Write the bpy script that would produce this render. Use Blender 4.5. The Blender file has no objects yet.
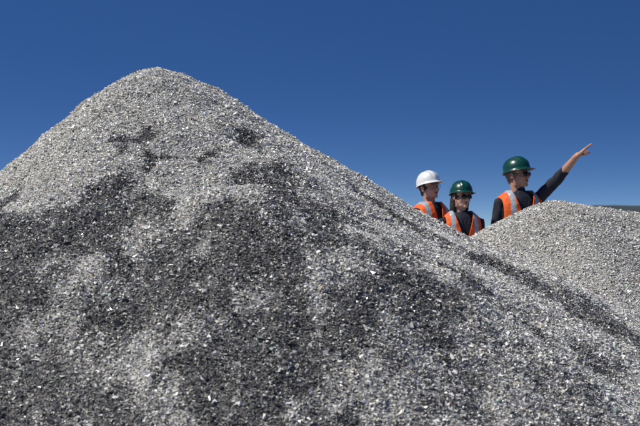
import bpy, math, numpy as np
from mathutils import Vector, Matrix, noise
rng=np.random.default_rng(7)
scene=bpy.context.scene
R=math.radians

# ---------------------------------------------------------------- materials
def new_mat(name):
    m=bpy.data.materials.new(name); m.use_nodes=True
    nt=m.node_tree; return m,nt,nt.nodes['Principled BSDF']
def N(nt,t,**k):
    n=nt.nodes.new(t)
    for a,b in k.items(): setattr(n,a,b)
    return n
def simple(name,col,rough=.6,var=.15,scale=30,bump=.0,bscale=60,spec=.5,coat=0):
    m,nt,p=new_mat(name)
    tc=N(nt,'ShaderNodeTexCoord')
    no=N(nt,'ShaderNodeTexNoise'); no.inputs['Scale'].default_value=scale; no.inputs['Detail'].default_value=5
    nt.links.new(tc.outputs['Object'],no.inputs['Vector'])
    mx=N(nt,'ShaderNodeMix',data_type='RGBA')
    mx.inputs['A'].default_value=(*[c*(1-var) for c in col],1)
    mx.inputs['B'].default_value=(*[min(1,c*(1+var)) for c in col],1)
    nt.links.new(no.outputs['Fac'],mx.inputs['Factor'])
    nt.links.new(mx.outputs['Result'],p.inputs['Base Color'])
    p.inputs['Roughness'].default_value=rough
    p.inputs['Specular IOR Level'].default_value=spec
    p.inputs['Coat Weight'].default_value=coat
    if bump:
        n2=N(nt,'ShaderNodeTexNoise'); n2.inputs['Scale'].default_value=bscale; n2.inputs['Detail'].default_value=6
        nt.links.new(tc.outputs['Object'],n2.inputs['Vector'])
        b=N(nt,'ShaderNodeBump'); b.inputs['Strength'].default_value=bump; b.inputs['Distance'].default_value=.01
        nt.links.new(n2.outputs['Fac'],b.inputs['Height']); nt.links.new(b.outputs['Normal'],p.inputs['Normal'])
    return m

# ---------------------------------------------------------------- numpy noise
_lat=rng.random((256,256))
def vnoise(x,y):
    xi=np.floor(x).astype(int); yi=np.floor(y).astype(int)
    fx=x-xi; fy=y-yi; fx=fx*fx*(3-2*fx); fy=fy*fy*(3-2*fy)
    a=_lat[xi&255,yi&255]; b=_lat[(xi+1)&255,yi&255]; c=_lat[xi&255,(yi+1)&255]; d=_lat[(xi+1)&255,(yi+1)&255]
    return (a*(1-fx)+b*fx)*(1-fy)+(c*(1-fx)+d*fx)*fy
def fbm(x,y,o=4):
    s=0;a=.5;t=0
    for i in range(o):
        s=s+a*vnoise(x*2**i+17.3*i,y*2**i+9.1*i); t+=a; a*=.5
    return s/t-.5
def smax(a,b,k=.05):
    m=np.maximum(a,b); return m+k*np.log(np.exp((a-m)/k)+np.exp((b-m)/k))
def sstep(x,a,b):
    t=np.clip((x-a)/(b-a),0,1); return t*t*(3-2*t)
def seg(x,y,ax,ay,bx,by):
    vx,vy=bx-ax,by-ay; t=np.clip(((x-ax)*vx+(y-ay)*vy)/(vx*vx+vy*vy),0,1)
    return np.hypot(x-ax-t*vx,y-ay-t*vy),t
def gauss(x,y,cx,cy,rx,ry): return np.exp(-((x-cx)/rx)**2-((y-cy)/ry)**2)

PATCH=[(-.88,7.10,.11,.08,1.1),(-.38,7.22,.075,.10,1.2),(-.63,6.98,.15,.06,1.1),(-1.38,6.98,.06,.12,1)]
def h1(x,y):
    dx=x+.873; dy=y-8.0
    sx=.74-.17*np.tanh(dx/.14); sy=.72-.13*np.tanh(-dy/.2)
    r=np.sqrt((sx*dx)**2+(sy*dy)**2+.13**2)-.13
    a=2.108-r
    d,t=seg(x,y,-2.1,6.75,-.30,6.50)
    b=(1.20+.24*t)-(np.sqrt((.60*d)**2+.10**2)-.10)
    h=smax(a,b,.03)
    d,t=seg(x,y,-.2,6.9,.9,5.9)
    h=h+.05*np.exp(-(d/.22)**2)
    h=h-.075*gauss(x,y,.15,7.8,.62,.7)-.085*gauss(x,y,.72,7.75,.42,.7)
    for cx,cy,rx,ry,w in PATCH: h=h-.04*w*gauss(x,y,cx,cy+.05,rx,ry)
    h=h+.085*fbm(x*1.7+3,y*1.7)+.055*fbm(x*5+8,y*5,3)+.022*fbm(x*14,y*14,3)
    return h
def h2(x,y):
    d,t=seg(x,y,1.56,9.8,3.3,10.1)
    h=(1.425-.27*t)-(np.sqrt((.62*d)**2+.14**2)-.14)
    return h+.04*fbm(x*1.9+31,y*1.9)+.025*fbm(x*6+8,y*6,3)+.010*fbm(x*18,y*18,3)

def dark1(x,y):
    """share of dark glass (0..1): damp fines, plus shade painted on the right flank"""
    n=fbm(x*2.2+5,y*2.2+1,4); n2=fbm(x*6+2,y*3.2,5); n3=fbm(x*22,y*16,4); n4=fbm(x*11+40,y*5+3,4)
    front=1/(1+np.exp(-(6.60-y+.45*n+.25*n2)/.05))
    left=1/(1+np.exp((x-(.28+.12*(6.5-y))-.5*n)/.10))
    m=front*left*.78
    d,t=seg(x,y,.26,7.30,1.75,6.80)  # right-flank band: shade of the slope, painted as darker glass
    m=np.maximum(m,np.exp(-(d/(.13+.20*t))**2*1.1)*.9)
    d,t=seg(x,y,-.25,6.75,.50,5.5)
    m=np.maximum(m,np.exp(-(d/.25)**2)*.85)
    d,t=seg(x,y,.7,6.45,1.5,6.0)
    m=np.maximum(m,np.exp(-(d/.26)**2)*.7)
    m=m+1.2*n2+.7*n+1.3*n4
    m=sstep(m,.20,.95)*.88
    low=sstep(-y,-6.35,-5.6)
    m=np.maximum(m,low*(.44+1.0*n4+.9*n2))
    m=m*(1-sstep(y-.25*x,6.95,7.2)*sstep(-x,-.1,.25))      # the cone top is clean, pale glass
    for cx,cy,rx,ry,w in PATCH: m=np.maximum(m,sstep(w*gauss(x+.35*n2,y+.35*n2+.3*n3,cx,cy,rx,ry),.22,.65)*.95)
    m=m+.38*n3+.02
    return np.clip(m,0,1)
def dark2(x,y):
    return np.clip(.03+.4*fbm(x*5,y*3)+.3*fbm(x*20,y*20),0,.5)

# ---------------------------------------------------------------- crushed glass piles
def glass_mats():
    m,nt,p=new_mat('crushed_glass_fragments')
    at=N(nt,'ShaderNodeAttribute',attribute_name='shade')
    nt.links.new(at.outputs['Color'],p.inputs['Base Color'])
    nt.links.new(at.outputs['Alpha'],p.inputs['Roughness'])
    p.inputs['IOR'].default_value=1.55
    p.inputs['Specular IOR Level'].default_value=.6
    b,nt,p=new_mat('glass_fines')
    at=N(nt,'ShaderNodeAttribute',attribute_name='shade')
    tc=N(nt,'ShaderNodeTexCoord'); vo=N(nt,'ShaderNodeTexVoronoi'); vo.inputs['Scale'].default_value=150
    nt.links.new(tc.outputs['Object'],vo.inputs['Vector'])
    mp=N(nt,'ShaderNodeMapRange'); mp.inputs['To Min'].default_value=.45; mp.inputs['To Max'].default_value=1.3
    sp=N(nt,'ShaderNodeSeparateColor'); nt.links.new(vo.outputs['Color'],sp.inputs['Color'])
    nt.links.new(sp.outputs[0],mp.inputs['Value'])
    mul=N(nt,'ShaderNodeVectorMath',operation='SCALE')
    nt.links.new(at.outputs['Color'],mul.inputs[0]); nt.links.new(mp.outputs['Result'],mul.inputs['Scale'])
    nt.links.new(mul.outputs[0],p.inputs['Base Color']); p.inputs['Roughness'].default_value=.6
    bp=N(nt,'ShaderNodeBump'); bp.inputs['Strength'].default_value=1; bp.inputs['Distance'].default_value=.012
    nt.links.new(sp.outputs[1],bp.inputs['Height']); nt.links.new(bp.outputs['Normal'],p.inputs['Normal'])
    return m,b
M_FRAG,M_FINES=glass_mats()
def base_col(d):
    L=np.array([.69,.665,.595]); D=np.array([.068,.065,.060])
    return L*(1-d[:,None])+D*d[:,None]
def grid_mesh(name,hf,df,x0,x1,y0,y1,st,mat):
    xs=np.arange(x0,x1,st); ys=np.arange(y0,y1,st); X,Y=np.meshgrid(xs,ys); Z=hf(X,Y)
    nx,ny=len(xs),len(ys)
    v=np.stack([X,Y,Z],-1).reshape(-1,3)
    i=np.arange(nx*ny).reshape(ny,nx)
    f=np.stack([i[:-1,:-1],i[:-1,1:],i[1:,1:],i[1:,:-1]],-1).reshape(-1,4)
    keep=(v[f,2].max(1)>-.06); f=f[keep]
    me=bpy.data.meshes.new(name)
    me.vertices.add(len(v)); me.vertices.foreach_set('co',v.ravel().astype(np.float32))
    me.loops.add(f.size); me.loops.foreach_set('vertex_index',f.ravel().astype(np.int32))
    me.polygons.add(len(f)); me.polygons.foreach_set('loop_start',(np.arange(len(f))*4).astype(np.int32))
    a=me.attributes.new('shade','FLOAT_COLOR','POINT')
    c=np.ones((len(v),4)); c[:,:3]=base_col(df(v[:,0],v[:,1]))*.7
    a.data.foreach_set('color',c.ravel().astype(np.float32))
    me.update(calc_edges=True); me.materials.append(mat)
    o=bpy.data.objects.new(name,me); scene.collection.objects.link(o); return o
def frag_mesh(name,P,dk,size,parent):
    n=len(P)
    g=rng.random(n)<.12                                  # clean, glossy chips that catch the sun
    size=np.where(g,size*1.4,size)
    a0=rng.random(n)*6.283
    V=np.zeros((n,5,3))
    for k in range(3):
        an=a0+k*2.094+rng.normal(0,.35,n); r=rng.uniform(.65,1.25,n)
        V[:,k,0]=np.cos(an)*r; V[:,k,1]=np.sin(an)*r; V[:,k,2]=rng.normal(0,.15,n)
    th=rng.uniform(.2,.7,n)*np.where(g,.6,1)
    V[:,3,:2]=rng.normal(0,.35,(n,2)); V[:,3,2]=th
    V[:,4,:2]=rng.normal(0,.35,(n,2)); V[:,4,2]=-th*rng.uniform(.4,1,n)
    V*=size[:,None,None]
    ax=rng.normal(size=(n,2)); ax/=np.linalg.norm(ax,axis=1)[:,None]
    an=np.abs(rng.normal(0,.75,n)); c=np.cos(an); s=np.sin(an)
    K=np.zeros((n,3,3)); ux,uy=ax[:,0],ax[:,1]
    K[:,0,0]=c+ux*ux*(1-c); K[:,0,1]=ux*uy*(1-c); K[:,0,2]=uy*s
    K[:,1,0]=ux*uy*(1-c); K[:,1,1]=c+uy*uy*(1-c); K[:,1,2]=-ux*s
    K[:,2,0]=-uy*s; K[:,2,1]=ux*s; K[:,2,2]=c
    V=np.einsum('nij,nkj->nki',K,V)+P[:,None,:]
    F=np.array([[0,1,3],[1,2,3],[2,0,3],[1,0,4],[2,1,4],[0,2,4]])
    f=(F[None]+(np.arange(n)*5)[:,None,None]).reshape(-1,3)
    me=bpy.data.meshes.new(name)
    me.vertices.add(n*5); me.vertices.foreach_set('co',V.ravel().astype(np.float32))
    me.loops.add(f.size); me.loops.foreach_set('vertex_index',f.ravel().astype(np.int32))
    me.polygons.add(len(f)); me.polygons.foreach_set('loop_start',(np.arange(len(f))*3).astype(np.int32))
    pick=(rng.random(n)<dk*.93).astype(float)
    pick=pick*rng.uniform(.7,1,n)
    col=base_col(np.clip(pick,0,1))
    col*=rng.lognormal(0,.30,n)[:,None]
    tint=rng.random(n)
    col[tint<.03]*=np.array([.75,1.0,.8]); col[(tint>.03)&(tint<.06)]*=np.array([1.05,.95,.78])
    col[(tint>.06)&(tint<.09)]*=.2
    col=np.clip(col,.01,.88)
    ro=rng.uniform(.32,.75,n); ro[g]=rng.uniform(.10,.22,g.sum())
    C=np.concatenate([col,ro[:,None]],1)
    C=np.repeat(C[:,None,:],5,1)
    at=me.attributes.new('shade','FLOAT_COLOR','POINT'); at.data.foreach_set('color',C.ravel().astype(np.float32))
    me.update(calc_edges=True); me.shade_flat(); me.materials.append(M_FRAG)
    o=bpy.data.objects.new(name,me); scene.collection.objects.link(o); o.parent=parent
    return o
def scatter(hf,df,boxes,other=None):
    Ps=[]
    for x0,x1,y0,y1,dens,cond in boxes:
        n=int((x1-x0)*(y1-y0)*dens); x=rng.uniform(x0,x1,n); y=rng.uniform(y0,y1,n)
        k=cond(x,y); Ps.append(np.stack([x[k],y[k]],1))
    P=np.concatenate(Ps); x,y=P[:,0],P[:,1]; z=hf(x,y)
    k=z>-.01
    if other is not None: k&=(z>other(x,y)-.01)
    x,y,z=x[k],y[k],z[k]; n=len(x)
    size=np.clip(rng.lognormal(math.log(.0043),.46,n),.0022,.016)
    z=z+rng.uniform(-.002,.006,n)
    return np.stack([x,y,z],1),df(x,y),size
vis=lambda x,y:(np.abs(x/y)<.27)&(y<8.2)
pile=grid_mesh('crushed_glass_pile',h1,dark1,-4.6,4.6,3.2,11.6,.03,M_FINES)
P,dk,sz=scatter(h1,dark1,[(-2.3,2.3,4.8,8.2,50000,vis),(-4.4,4.4,3.6,11,2500,lambda x,y:~vis(x,y))])
frag_mesh('glass_fragments',P,dk,sz,pile); n1=len(P)
pile2=grid_mesh('crushed_glass_pile',h2,dark2,-1,6.2,7.0,13.0,.035,M_FINES)
v2=lambda x,y:(np.abs(x/y)<.27)&(y<10.15)
P,dk,sz=scatter(h2,dark2,[(.6,2.9,7.4,10.2,36000,v2),(-.8,5.8,7.2,12.6,2500,lambda x,y:~v2(x,y))],h1)
frag_mesh('glass_fragments',P,dk,sz,pile2)
print('frags',n1,len(P))

# ---------------------------------------------------------------- ground, hill
def mesh_obj(name,vs,fs,mat=None,smooth=True,parent=None):
    me=bpy.data.meshes.new(name); me.from_pydata([tuple(v) for v in vs],[],[tuple(f) for f in fs]); me.update()
    if mat: me.materials.append(mat)
    if smooth: me.shade_smooth()
    o=bpy.data.objects.new(name,me); scene.collection.objects.link(o)
    if parent: o.parent=parent
    return o
g=simple('gravel_ground',(.24,.23,.21),.9,.35,3,.8,40)
gp=[(-300,0),(30,0),(60,-3),(200,-10),(1000,-25),(4500,-62)]   # the yard stands on a rise; land falls away behind it
vs=[];fs=[]
for yy,zz in gp: vs+=[(-4000,yy,zz),(4000,yy,zz)]
for j in range(len(gp)-1): fs.append((2*j,2*j+1,2*j+3,2*j+2))
mesh_obj('ground',vs,fs,g,False)
hm=simple('wooded_hillside',(.035,.05,.05),.95,.4,.02,0)
xs=np.linspace(150,1500,160); vs=[];fs=[]
for j,yy in enumerate(np.linspace(0,600,14)):
    for i,xx in enumerate(xs):
        prof=49.5*(1/(1+math.exp(-max(-50,min(50,(xx-208)/12)))))
        k=max(0,math.sin(math.pi*j/13))**.7
        nn=float(fbm(np.array([xx*.02]),np.array([j*.3+2]),4)[0])
        vs.append((xx,1150+yy,-31+prof*k*(1+.08*nn)-yy*.01))
for j in range(13):
    for i in range(159):
        a=j*160+i; fs.append((a,a+1,a+161,a+160))
mesh_obj('hill',vs,fs,hm)

# ---------------------------------------------------------------- body building helpers
class B:
    def __init__(s): s.v=[]; s.f=[]
    def add(s,v,f):
        o=len(s.v); s.v+= [tuple(q) for q in v]; s.f+=[tuple(i+o for i in q) for q in f]
    def ell(s,c,r,rot=None,nu=20,nv=12):
        v=[];f=[]
        c=Vector(c); M=rot.to_matrix() if rot else Matrix.Identity(3)
        v.append(c+M@Vector((0,0,r[2])))
        for j in range(1,nv):
            t=math.pi*j/nv
            for i in range(nu):
                p=2*math.pi*i/nu
                v.append(c+M@Vector((r[0]*math.sin(t)*math.cos(p),r[1]*math.sin(t)*math.sin(p),r[2]*math.cos(t))))
        v.append(c+M@Vector((0,0,-r[2])))
        for i in range(nu): f.append((0,1+i,1+(i+1)%nu))
        for j in range(nv-2):
            for i in range(nu):
                a=1+j*nu+i;b=1+j*nu+(i+1)%nu; f.append((a,a+nu,b+nu,b))
        L=len(v)-1; o=1+(nv-2)*nu
        for i in range(nu): f.append((L,o+(i+1)%nu,o+i))
        s.add(v,f)
    def tube(s,pts,rad,n=14):
        pts=[Vector(p) for p in pts]
        d0=(pts[1]-pts[0]).normalized(); d1=(pts[-1]-pts[-2]).normalized()
        C=[];Rr=[];D=[]
        for a in (80,55,30):
            t=R(a); C.append(pts[0]-d0*rad[0]*math.sin(t)); Rr.append(rad[0]*math.cos(t)); D.append(d0)
        for i,p in enumerate(pts):
            if i==0:d=d0
            elif i==len(pts)-1:d=d1
            else:d=((pts[i]-pts[i-1]).normalized()+(pts[i+1]-pts[i]).normalized()).normalized()
            C.append(p);Rr.append(rad[i]);D.append(d)
        for a in (30,55,80):
            t=R(a); C.append(pts[-1]+d1*rad[-1]*math.sin(t)); Rr.append(rad[-1]*math.cos(t)); D.append(d1)
        ref=Vector((0,0,1)) if abs(d0.z)<.8 else Vector((1,0,0))
        v=[];f=[]; u=None
        for c,r,d in zip(C,Rr,D):
            if u is None: u=(ref-d*ref.dot(d)).normalized()
            else: u=(u-d*u.dot(d)).normalized()
            w=d.cross(u)
            for i in range(n):
                a=2*math.pi*i/n; v.append(c+u*r*math.cos(a)+w*r*math.sin(a))
        m=len(C)
        for j in range(m-1):
            for i in range(n):
                a=j*n+i;b=j*n+(i+1)%n; f.append((a,b,b+n,a+n))
        f.append(tuple(range(n-1,-1,-1))); f.append(tuple((m-1)*n+i for i in range(n)))
        s.add(v,f)
    def loft(s,rings,n=40,ex=2.4):
        v=[];f=[]
        for (z,rx,ry,cx,cy) in rings:
            for i in range(n):
                a=2*math.pi*i/n; ca,sa=math.cos(a),math.sin(a)
                v.append((cx+rx*math.copysign(abs(ca)**(2/ex),ca),cy+ry*math.copysign(abs(sa)**(2/ex),sa),z))
        m=len(rings)
        for j in range(m-1):
            for i in range(n):
                a=j*n+i;b=j*n+(i+1)%n; f.append((a,b,b+n,a+n))
        f.append(tuple(range(n-1,-1,-1))); f.append(tuple((m-1)*n+i for i in range(n)))
        s.add(v,f)
    def obj(s,name,mat,parent,vox=None,smooth=0,disp=0,dscale=20):
        o=mesh_obj(name,s.v,s.f,mat,True)
        if vox:
            r=o.modifiers.new('r','REMESH'); r.mode='VOXEL'; r.voxel_size=vox; r.use_smooth_shade=True
            if smooth:
                k=o.modifiers.new('s','SMOOTH'); k.factor=.5; k.iterations=smooth
            dg=bpy.context.evaluated_depsgraph_get()
            me=bpy.data.meshes.new_from_object(o.evaluated_get(dg)); o.modifiers.clear(); o.data=me
            if not me.materials: me.materials.append(mat)
            me.shade_smooth()
        if disp:
            me=o.data; ns=[v.normal.copy() for v in me.vertices]
            for v,nn in zip(me.vertices,ns):
                q=v.co*dscale; v.co+=nn*disp*noise.noise(Vector((q.x,q.y,q.z*.6)))
        o.parent=parent; return o

TR=[(.86,.172,.125),(.92,.168,.122),(1.0,.158,.116),(1.10,.154,.113),(1.20,.166,.12),(1.30,.18,.128),(1.38,.188,.128),
    (1.43,.182,.118),(1.47,.162,.102),(1.50,.132,.088),(1.525,.098,.075),(1.55,.072,.066)]
def torso_rings(zs=None,wid=1):
    t=np.array(TR)
    if zs is None: zs=t[:,0]
    rx=np.interp(zs,t[:,0],t[:,1]); ry=np.interp(zs,t[:,0],t[:,2])
    return [(z,a*wid,b,0,.0) for z,a,b in zip(zs,rx,ry)]

def hand(b,w,u,n,side,pose):
    """w wrist, u along hand, n direction the palm faces, side = thumb side sign"""
    w=Vector(w);u=Vector(u).normalized();n=Vector(n);n=(n-u*n.dot(u)).normalized();s=u.cross(n)*side
    b.tube([w-u*.03,w+u*.02],[.026,.027])
    offs=[.029,.0100,-.0095,-.027]; L=[.076,.084,.078,.062]; kn=[.092,.096,.091,.083]
    for i in range(4):
        k=w+u*kn[i]+s*offs[i]
        b.tube([w+u*.012+s*offs[i]*.6,w+u*.05+s*offs[i]*.9,k],[.014,.0145,.0115],10)
        if pose=='point' and i==0: ang=(2,3,3)
        elif pose=='point': ang=(78,98,62)
        else: ang=(22+4*i,30+3*i,18)
        p=k;a=0;pts=[k];ls=[.46*L[i],.30*L[i],.24*L[i]]
        for q in range(3):
            a+=R(ang[q]); p=p+(u*math.cos(a)+n*math.sin(a))*ls[q]; pts.append(p)
        r0=.0098 if i<3 else .0085
        b.tube(pts,[r0,r0*.95,r0*.88,r0*.75],10)
    b.ell(w+u*.035+s*.022+n*.010,(.018,.018,.018))
    t0=w+u*.022+s*.026+n*.004
    if pose=='point':
        t1=t0+(u*.7+s*.45+n*.5).normalized()*.042; t2=t1+(u*.85-s*.15+n*.5).normalized()*.032; t3=t2+(u*.8-s*.5+n*.35).normalized()*.022
    else:
        t1=t0+(u*.65+s*.65+n*.35).normalized()*.042; t2=t1+(u*.9+s*.25+n*.3).normalized()*.032; t3=t2+(u*.95+n*.3).normalized()*.024
    b.tube([t0,t1,t2,t3],[.0145,.012,.0105,.0085],10)

navy=simple('navy_workshirt',(.014,.017,.028),.85,.3,25,.6,45)
trou=simple('work_trousers',(.02,.024,.04),.85,.25,25,.6,40)
boot=simple('leather_boot',(.04,.025,.015),.5,.3,30,.3,80)
lens=simple('tinted_lens',(.008,.008,.01),.08,.1,5,0)
frame=simple('spectacle_frame',(.01,.01,.01),.3,.1,5,0)
eyew=simple('eye_white',(.6,.57,.54),.2,.03,5,0)
iris=simple('eye_iris',(.03,.018,.01),.1,.1,50,0)
def vest_mat():
    m,nt,p=new_mat('hi_vis_vest')
    tc=N(nt,'ShaderNodeTexCoord'); sx=N(nt,'ShaderNodeSeparateXYZ'); nt.links.new(tc.outputs['Object'],sx.inputs[0])
    def math_(op,a,b=None,c=None):
        n=N(nt,'ShaderNodeMath',operation=op)
        for i,q in enumerate((a,b,c)):
            if q is None: continue
            if isinstance(q,(int,float)): n.inputs[i].default_value=q
            else: nt.links.new(q,n.inputs[i])
        return n.outputs[0]
    ax=math_('ABSOLUTE',sx.outputs[0])
    vert=math_('MULTIPLY',math_('COMPARE',ax,.112,.022),math_('GREATER_THAN',sx.outputs[2],1.02))
    h=math_('COMPARE',sx.outputs[2],1.0,.026)
    st=math_('MAXIMUM',vert,h)
    mx=N(nt,'ShaderNodeMix',data_type='RGBA'); nt.links.new(st,mx.inputs['Factor'])
    no=N(nt,'ShaderNodeTexNoise'); no.inputs['Scale'].default_value=9; no.inputs['Detail'].default_value=4; nt.links.new(tc.outputs['Object'],no.inputs['Vector'])
    o2=N(nt,'ShaderNodeMix',data_type='RGBA'); nt.links.new(no.outputs['Fac'],o2.inputs['Factor'])
    o2.inputs['A'].default_value=(.85,.10,.012,1); o2.inputs['B'].default_value=(.98,.18,.03,1)
    nt.links.new(o2.outputs['Result'],mx.inputs['A']); mx.inputs['B'].default_value=(.42,.44,.46,1)
    nt.links.new(mx.outputs['Result'],p.inputs['Base Color'])
    r=N(nt,'ShaderNodeMapRange'); r.inputs['To Min'].default_value=.75; r.inputs['To Max'].default_value=.35
    nt.links.new(st,r.inputs['Value']); nt.links.new(r.outputs['Result'],p.inputs['Roughness'])
    n2=N(nt,'ShaderNodeTexNoise'); n2.inputs['Scale'].default_value=14; n2.inputs['Detail'].default_value=3; nt.links.new(tc.outputs['Object'],n2.inputs['Vector'])
    b=N(nt,'ShaderNodeBump'); b.inputs['Strength'].default_value=.8; b.inputs['Distance'].default_value=.02
    nt.links.new(n2.outputs['Fac'],b.inputs['Height']); nt.links.new(b.outputs['Normal'],p.inputs['Normal'])
    return m
VEST=vest_mat()

def worker(loc,yaw,scale,head_rot,skin,hat,hair,hair_len,glasses,arms,wid=1.0,vneck=.30,collar=True):
    root=bpy.data.objects.new('construction_worker',None); scene.collection.objects.link(root)
    root.location=loc; root.scale=(scale,)*3; root.rotation_euler=(0,0,R(yaw))
    b=B(); b.loft(torso_rings(wid=wid)); bare=B()
    for sd in (-1,1):
        A=arms[sd]; sh,el,wr=[Vector(q) for q in A['pts']]
        b.ell((sh.x*.93,sh.y,sh.z-.005),(.062,.062,.06))
        b.tube([Vector((sh.x*.5,0,1.44)),sh,sh.lerp(el,.5),el],[.06,.060,.052,.046])
        cuff=el.lerp(wr,A['cuff'])
        b.tube([el,el.lerp(cuff,.5),cuff],[.047,.044,.038 if A['cuff']>.5 else .042])
        bare.tube([el.lerp(wr,max(0,A['cuff']-.25)),el.lerp(wr,.5) if A['cuff']<.4 else el.lerp(wr,.8),wr],[.037,.036 if A['cuff']<.4 else .03,.026])
        hand(bare,wr,A['dir'],A['palm'],A['side'],A['pose'])
    b.obj('shirt',navy,root,.008,5,.010,18)
    b=B(); b.tube([(-.0,.0,1.49),(0,.015,1.56 if collar else 1.525)],[.070,.062],20); b.obj('collar',navy,root,.006,2)
    bare.obj('hands',skin,root,.0028,2)
    b=B(); b.loft([(.80,.165,.118,0,.005),(.86,.168,.12,0,0),(.95,.16,.115,0,0),(1.0,.15,.11,0,0)])
    for sd in(-1,1): b.tube([(sd*.09,0,.86),(sd*.10,-.012,.5),(sd*.11,.01,.12)],[.092,.068,.058])
    b.obj('trousers',trou,root,.01,5,.008,14)
    b=B()
    for sd in(-1,1):
        b.tube([(sd*.11,.015,.22),(sd*.11,.02,.08)],[.052,.05]); b.tube([(sd*.11,.03,.045),(sd*.115,-.08,.045),(sd*.12,-.15,.04)],[.045,.046,.04])
    for i,v in enumerate(b.v):
        if v[2]<.005: b.v[i]=(v[0],v[1],.005)
    b.obj('boots',boot,root,.007,2)
    # vest
    zs=np.linspace(.84,1.54,130); n=220; ex=2.4
    rg=torso_rings(zs,wid)
    vs=[];fs=[]
    for (z,rx,ry,_,_) in rg:
        fl=.024+.012*max(0,(1.15-z)/.3)
        for i in range(n):
            a=2*math.pi*i/n; ca,sa=math.cos(a),math.sin(a)
            x=(rx+fl)*math.copysign(abs(ca)**(2/ex),ca); y=(ry+fl)*math.copysign(abs(sa)**(2/ex),sa)
            k=noise.noise(Vector((x*9,y*9,z*4+loc[0]*7)))*.012
            vs.append((x+ca*k,y+sa*k,z+.016*(z>1.40)*min(1,(z-1.40)/.05)))
    for j in range(len(zs)-1):
        for i in range(n):
            a=j*n+i;c=j*n+(i+1)%n; q=(a,c,c+n,a+n)
            X=sum(vs[t][0] for t in q)/4;Y=sum(vs[t][1] for t in q)/4;Z=sum(vs[t][2] for t in q)/4
            if Z>1.27 and abs(X)>.180*wid+.6*max(0,1.31-Z): continue
            if Y<0 and abs(X)<.004+vneck*max(0,Z-1.24): continue
            if Y>=0 and abs(X)<.085 and Z>1.53: continue
            fs.append(q)
    # straighten the cut edges (neckline, front opening, armholes)
    cnt={}
    for q in fs:
        for t in range(4):
            e=(min(q[t],q[(t+1)%4]),max(q[t],q[(t+1)%4])); cnt[e]=cnt.get(e,0)+1
    nb={}
    for (a,c),k in cnt.items():
        if k==1: nb.setdefault(a,[]).append(c); nb.setdefault(c,[]).append(a)
    P={a:Vector(vs[a]) for a in nb}
    for it in range(14):
        P={a:(P[a]*.4+(P[l[0]]+P[l[1]])*.3 if len(l)==2 else P[a]) for a,l in nb.items()}
    for a in P: vs[a]=tuple(P[a])
    o=mesh_obj('hi_vis_vest',vs,fs,VEST,True,root)
    so=o.modifiers.new('t','SOLIDIFY'); so.thickness=.004; so.offset=1
    # head
    hd=bpy.data.objects.new('head',None); scene.collection.objects.link(hd); hd.parent=root
    hd.location=(0,-.012,1.575); hd.rotation_euler=[R(q) for q in head_rot]
    b=B()
    b.ell((0,.015,.145),(.075,.097,.088)); b.ell((0,-.022,.085),(.060,.066,.075)); b.ell((0,-.028,.04),(.047,.052,.036))
    b.ell((0,-.072,.020),(.020,.017,.016))
    for sd in(-1,1):
        b.ell((sd*.036,-.062,.084),(.022,.018,.022)); b.ell((sd*.010,-.099,.080),(.009,.011,.008))
        b.ell((sd*.079,.010,.112),(.008,.019,.031)); b.tube([(sd*.05,.0,.03),(sd*.06,.0,.08)],[.018,.016])
        b.tube([(sd*.085,.022,.132),(sd*.088,.02,.112),(sd*.083,.0,.09)],[.005,.005,.005],8)
        b.ell((sd*.031,-.074,.114),(.017,.013,.012))
    b.tube([(0,-.083,.124),(0,-.098,.10),(0,-.109,.084)],[.009,.0095,.012])
    b.tube([(-.045,-.068,.133),(-.02,-.080,.131),(0,-.083,.130),(.02,-.080,.131),(.045,-.068,.133)],[.009,.011,.01,.011,.009])
    b.ell((0,-.074,.052),(.028,.018,.018))
    b.tube([(0,.025,.07),(0,.03,-.0),(0,.035,-.10)],[.056,.053,.058],20)
    b.obj('face',skin,hd,.0026,4)
    lip=simple('lips',(.30,.10,.08),.45,.1,60,0)
    b=B(); b.tube([(-.024,-.081,.054),(-.009,-.0925,.0555),(0,-.094,.0545),(.009,-.0925,.0555),(.024,-.081,.054)],[.0018,.0036,.0036,.0036,.0018],8)
    b.tube([(-.022,-.082,.052),(0,-.0935,.0465),(.022,-.082,.052)],[.002,.0048,.002],8); b.obj('lips',lip,hd)
    b=B();c=B()
    for sd in(-1,1):
        b.ell((sd*.031,-.0825,.114),(.012,.008,.0065)); c.ell((sd*.031,-.0885,.114),(.0052,.003,.0052))
    b.obj('eyes',eyew,hd); c.obj('irises',iris,hd)
    b=B()
    for sd in(-1,1): b.tube([(sd*.014,-.0915,.131),(sd*.031,-.091,.136),(sd*.047,-.078,.131)],[.0025,.003,.0018],8)
    b.ell((0,.024,.135),(.079,.096,.088))
    b.ell((0,.06,.085),(.058,.045,.05))
    if hair_len:
        for sd in(-1,1):
            b.tube([(sd*.066,.015,.15),(sd*.074,.02,.08),(sd*.068,.03,.01),(sd*.062,.03,-hair_len)],[.018,.022,.026,.014])
        b.tube([(0,.08,.13),(0,.09,.04),(0,.08,-hair_len)],[.05,.055,.03])
        b.tube([(-.04,.07,.1),(-.045,.075,.0),(-.04,.07,-hair_len)],[.04,.04,.02]); b.tube([(.04,.07,.1),(.045,.075,.0),(.04,.07,-hair_len)],[.04,.04,.02])
    b.obj('hair',hair,hd,.004,2,.006,60)
    b=B()
    if glasses=='dark':
        c=B()
        for sd in(-1,1): c.ell((sd*.032,-.0975,.112),(.027,.006,.019),Matrix.Rotation(R(sd*14),3,'Z').to_quaternion())
        c.obj('sunglass_lenses',lens,hd)
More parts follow.
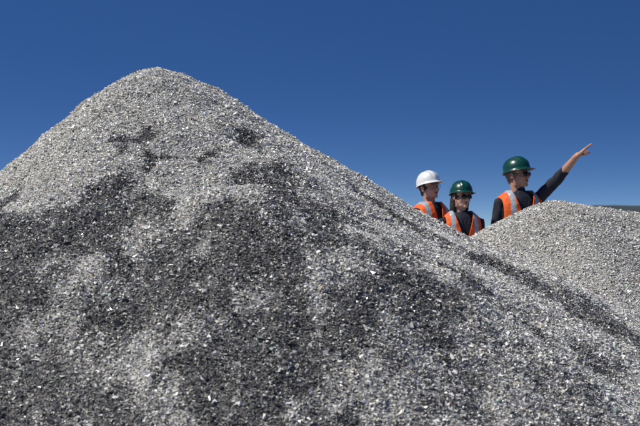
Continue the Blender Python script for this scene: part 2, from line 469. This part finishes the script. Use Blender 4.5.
    for sd in(-1,1):
        pts=[]
        for i in range(17):
            a=2*math.pi*i/16; xx=.027*math.cos(a); pts.append((sd*.032+xx,-.1005+.25*(sd*xx)+.0,.112+.019*math.sin(a)))
        b.tube(pts,[.0016]*17,6)
        b.tube([(sd*.058,-.093,.118),(sd*.080,-.05,.12),(sd*.084,.01,.125),(sd*.086,.025,.11)],[.0022]*4,6)
    b.tube([(-.006,-.106,.116),(.006,-.106,.116)],[.002]*2,6)
    b.obj('spectacle_frames',frame,hd)
    # hard hat
    n=96; vs=[];fs=[]; prof=[]
    for j in range(26):
        t=j/25*math.pi/2; prof.append((max(0,math.sin(t))**.92,max(0,math.cos(t))**.9))
    for j,(rr,zz) in enumerate(prof):
        for i in range(n):
            a=2*math.pi*i/n; x=.104*rr*math.cos(a); y=.128*rr*math.sin(a)
            z=.118*zz
            e=.0055*math.exp(-(x/.013)**4)*(.35+.65*zz)*min(1,max(0,(zz-.1)*4)) + .0035*(math.exp(-((abs(x)-.043)/.007)**4))*min(1,max(0,(zz-.25)*4))
            q=1+e/.11
            vs.append((x*q,y*q,z*q))
    brim=[(.003,-.001),(.006,-.006),(.5,-.008),(1,-.010),(1.0,-.014),(.4,-.013)]
    for w,dz in brim:
        for i in range(n):
            a=2*math.pi*i/n; fr=max(0,-math.sin(a))**2.2
            ext=.010+.042*fr
            e=w if w<.01 else ext*w
            dzz=dz-(.014*fr*(w if w>.01 else 0))
            vs.append(((.104+e)*math.cos(a),(.128+e)*math.sin(a),dzz))
    m=len(prof)+len(brim)
    for j in range(m-1):
        for i in range(n):
            a=j*n+i;c=j*n+(i+1)%n; fs.append((a,a+n,c+n,c))
    o=mesh_obj('hard_hat',vs,fs,hat,True,hd); o.location=(0,.008,.158); o.rotation_euler=(R(-5),0,0)
    so=o.modifiers.new('t','SOLIDIFY'); so.thickness=.003; so.offset=-1
    b=B(); pts=[(.083*math.cos(2*math.pi*i/24),.105*math.sin(2*math.pi*i/24)+.008,.155) for i in range(25)]
    b.tube(pts,[.006]*25,6); b.obj('headband',frame,hd)
    return root

skinA=simple('skin_fair',(.58,.34,.25),.5,.12,40,.15,200)
skinB=simple('skin_tan',(.50,.27,.185),.5,.12,40,.15,200)
hatW=simple('hard_hat_white',(.80,.80,.78),.3,.03,6,0,coat=.3)
hatG=simple('hard_hat_green',(.003,.055,.036),.3,.12,6,0,coat=.3)
hairD=simple('hair_dark',(.018,.012,.009),.5,.4,90,.6,120)
hairG=simple('hair_grey',(.16,.15,.14),.6,.4,90,.6,120)
def rel(yaw,v):
    return Matrix.Rotation(R(-yaw),3,'Z')@Vector(v)
def hang(sd,bend=.06):
    return dict(pts=[(sd*.185,0,1.44),(sd*.225,.02,1.14),(sd*.215,-bend,.89)],cuff=.93,dir=(0,-.12,-1),palm=(-sd,.15,0),side=-sd,pose='relax')
yaw=18
shL=Vector((.172,-.02,1.485))
el=shL+rel(yaw,(.155,-.165,.180)).normalized()*.30; wr=el+rel(yaw,(.34,-.44,.48)).normalized()*.255
arms={-1:hang(-1),1:dict(pts=[shL,el,wr],cuff=.28,dir=rel(yaw,(.46,-.42,.44)),palm=rel(yaw,(.2,.3,-.9)),side=1,pose='point')}
worker((1.725,13.1,0),yaw,1.0,(-8,0,30),skinB,hatG,hairG,0,'dark',arms,1.03,.30,True)
arms={-1:hang(-1),1:hang(1)}
worker((1.205,12.9,0),12,.885,(-4,3,14),skinA,hatG,hairD,.07,'dark',arms,.95,.30,False)
worker((.985,13.45,0),34,.94,(-9,-4,2),skinA,hatW,hairD,0,'clear',arms,.95,.16,False)

# ---------------------------------------------------------------- sun, sky
sun_el=52; sun_az=-101  # azimuth measured from +Y towards +X
d=Vector((math.sin(R(sun_az))*math.cos(R(sun_el)),math.cos(R(sun_az))*math.cos(R(sun_el)),math.sin(R(sun_el))))
L=bpy.data.lights.new('sun','SUN'); L.energy=4.3; L.angle=R(.53); L.color=(1,.95,.88)
lo=bpy.data.objects.new('sun',L); scene.collection.objects.link(lo); lo.rotation_euler=d.to_track_quat('Z','Y').to_euler()
w=bpy.data.worlds.new('World'); scene.world=w; w.use_nodes=True; nt=w.node_tree
bg=nt.nodes['Background']; sk=N(nt,'ShaderNodeTexSky'); sk.sky_type='NISHITA'; sk.sun_disc=False
sk.sun_elevation=R(sun_el); sk.sun_rotation=R(sun_az); sk.air_density=1.0; sk.dust_density=.1; sk.ozone_density=3.0; sk.altitude=600
tc=N(nt,'ShaderNodeTexCoord'); mp=N(nt,'ShaderNodeMapping'); mp.inputs['Scale'].default_value=(1,1,5.5); mp.inputs['Location'].default_value=(0,0,.10)
nm=N(nt,'ShaderNodeVectorMath',operation='NORMALIZE')
hs=N(nt,'ShaderNodeHueSaturation'); hs.inputs['Saturation'].default_value=1.26; hs.inputs['Hue'].default_value=.510
nt.links.new(tc.outputs['Generated'],mp.inputs['Vector']); nt.links.new(mp.outputs[0],nm.inputs[0]); nt.links.new(nm.outputs[0],sk.inputs['Vector'])
nt.links.new(sk.outputs[0],hs.inputs['Color']); nt.links.new(hs.outputs[0],bg.inputs['Color']); bg.inputs['Strength'].default_value=.092

# ---------------------------------------------------------------- camera
cam=bpy.data.cameras.new('camera'); co=bpy.data.objects.new('camera',cam); scene.collection.objects.link(co)
co.location=(0,0,1.3); co.rotation_euler=(R(90.27),0,0); cam.lens=85; cam.sensor_width=36; cam.clip_end=6000; cam.clip_start=.05
cam.dof.use_dof=True; cam.dof.focus_distance=8.4; cam.dof.aperture_fstop=7
scene.camera=co
scene.view_settings.view_transform='Standard'; scene.view_settings.look='None'; scene.view_settings.exposure=0
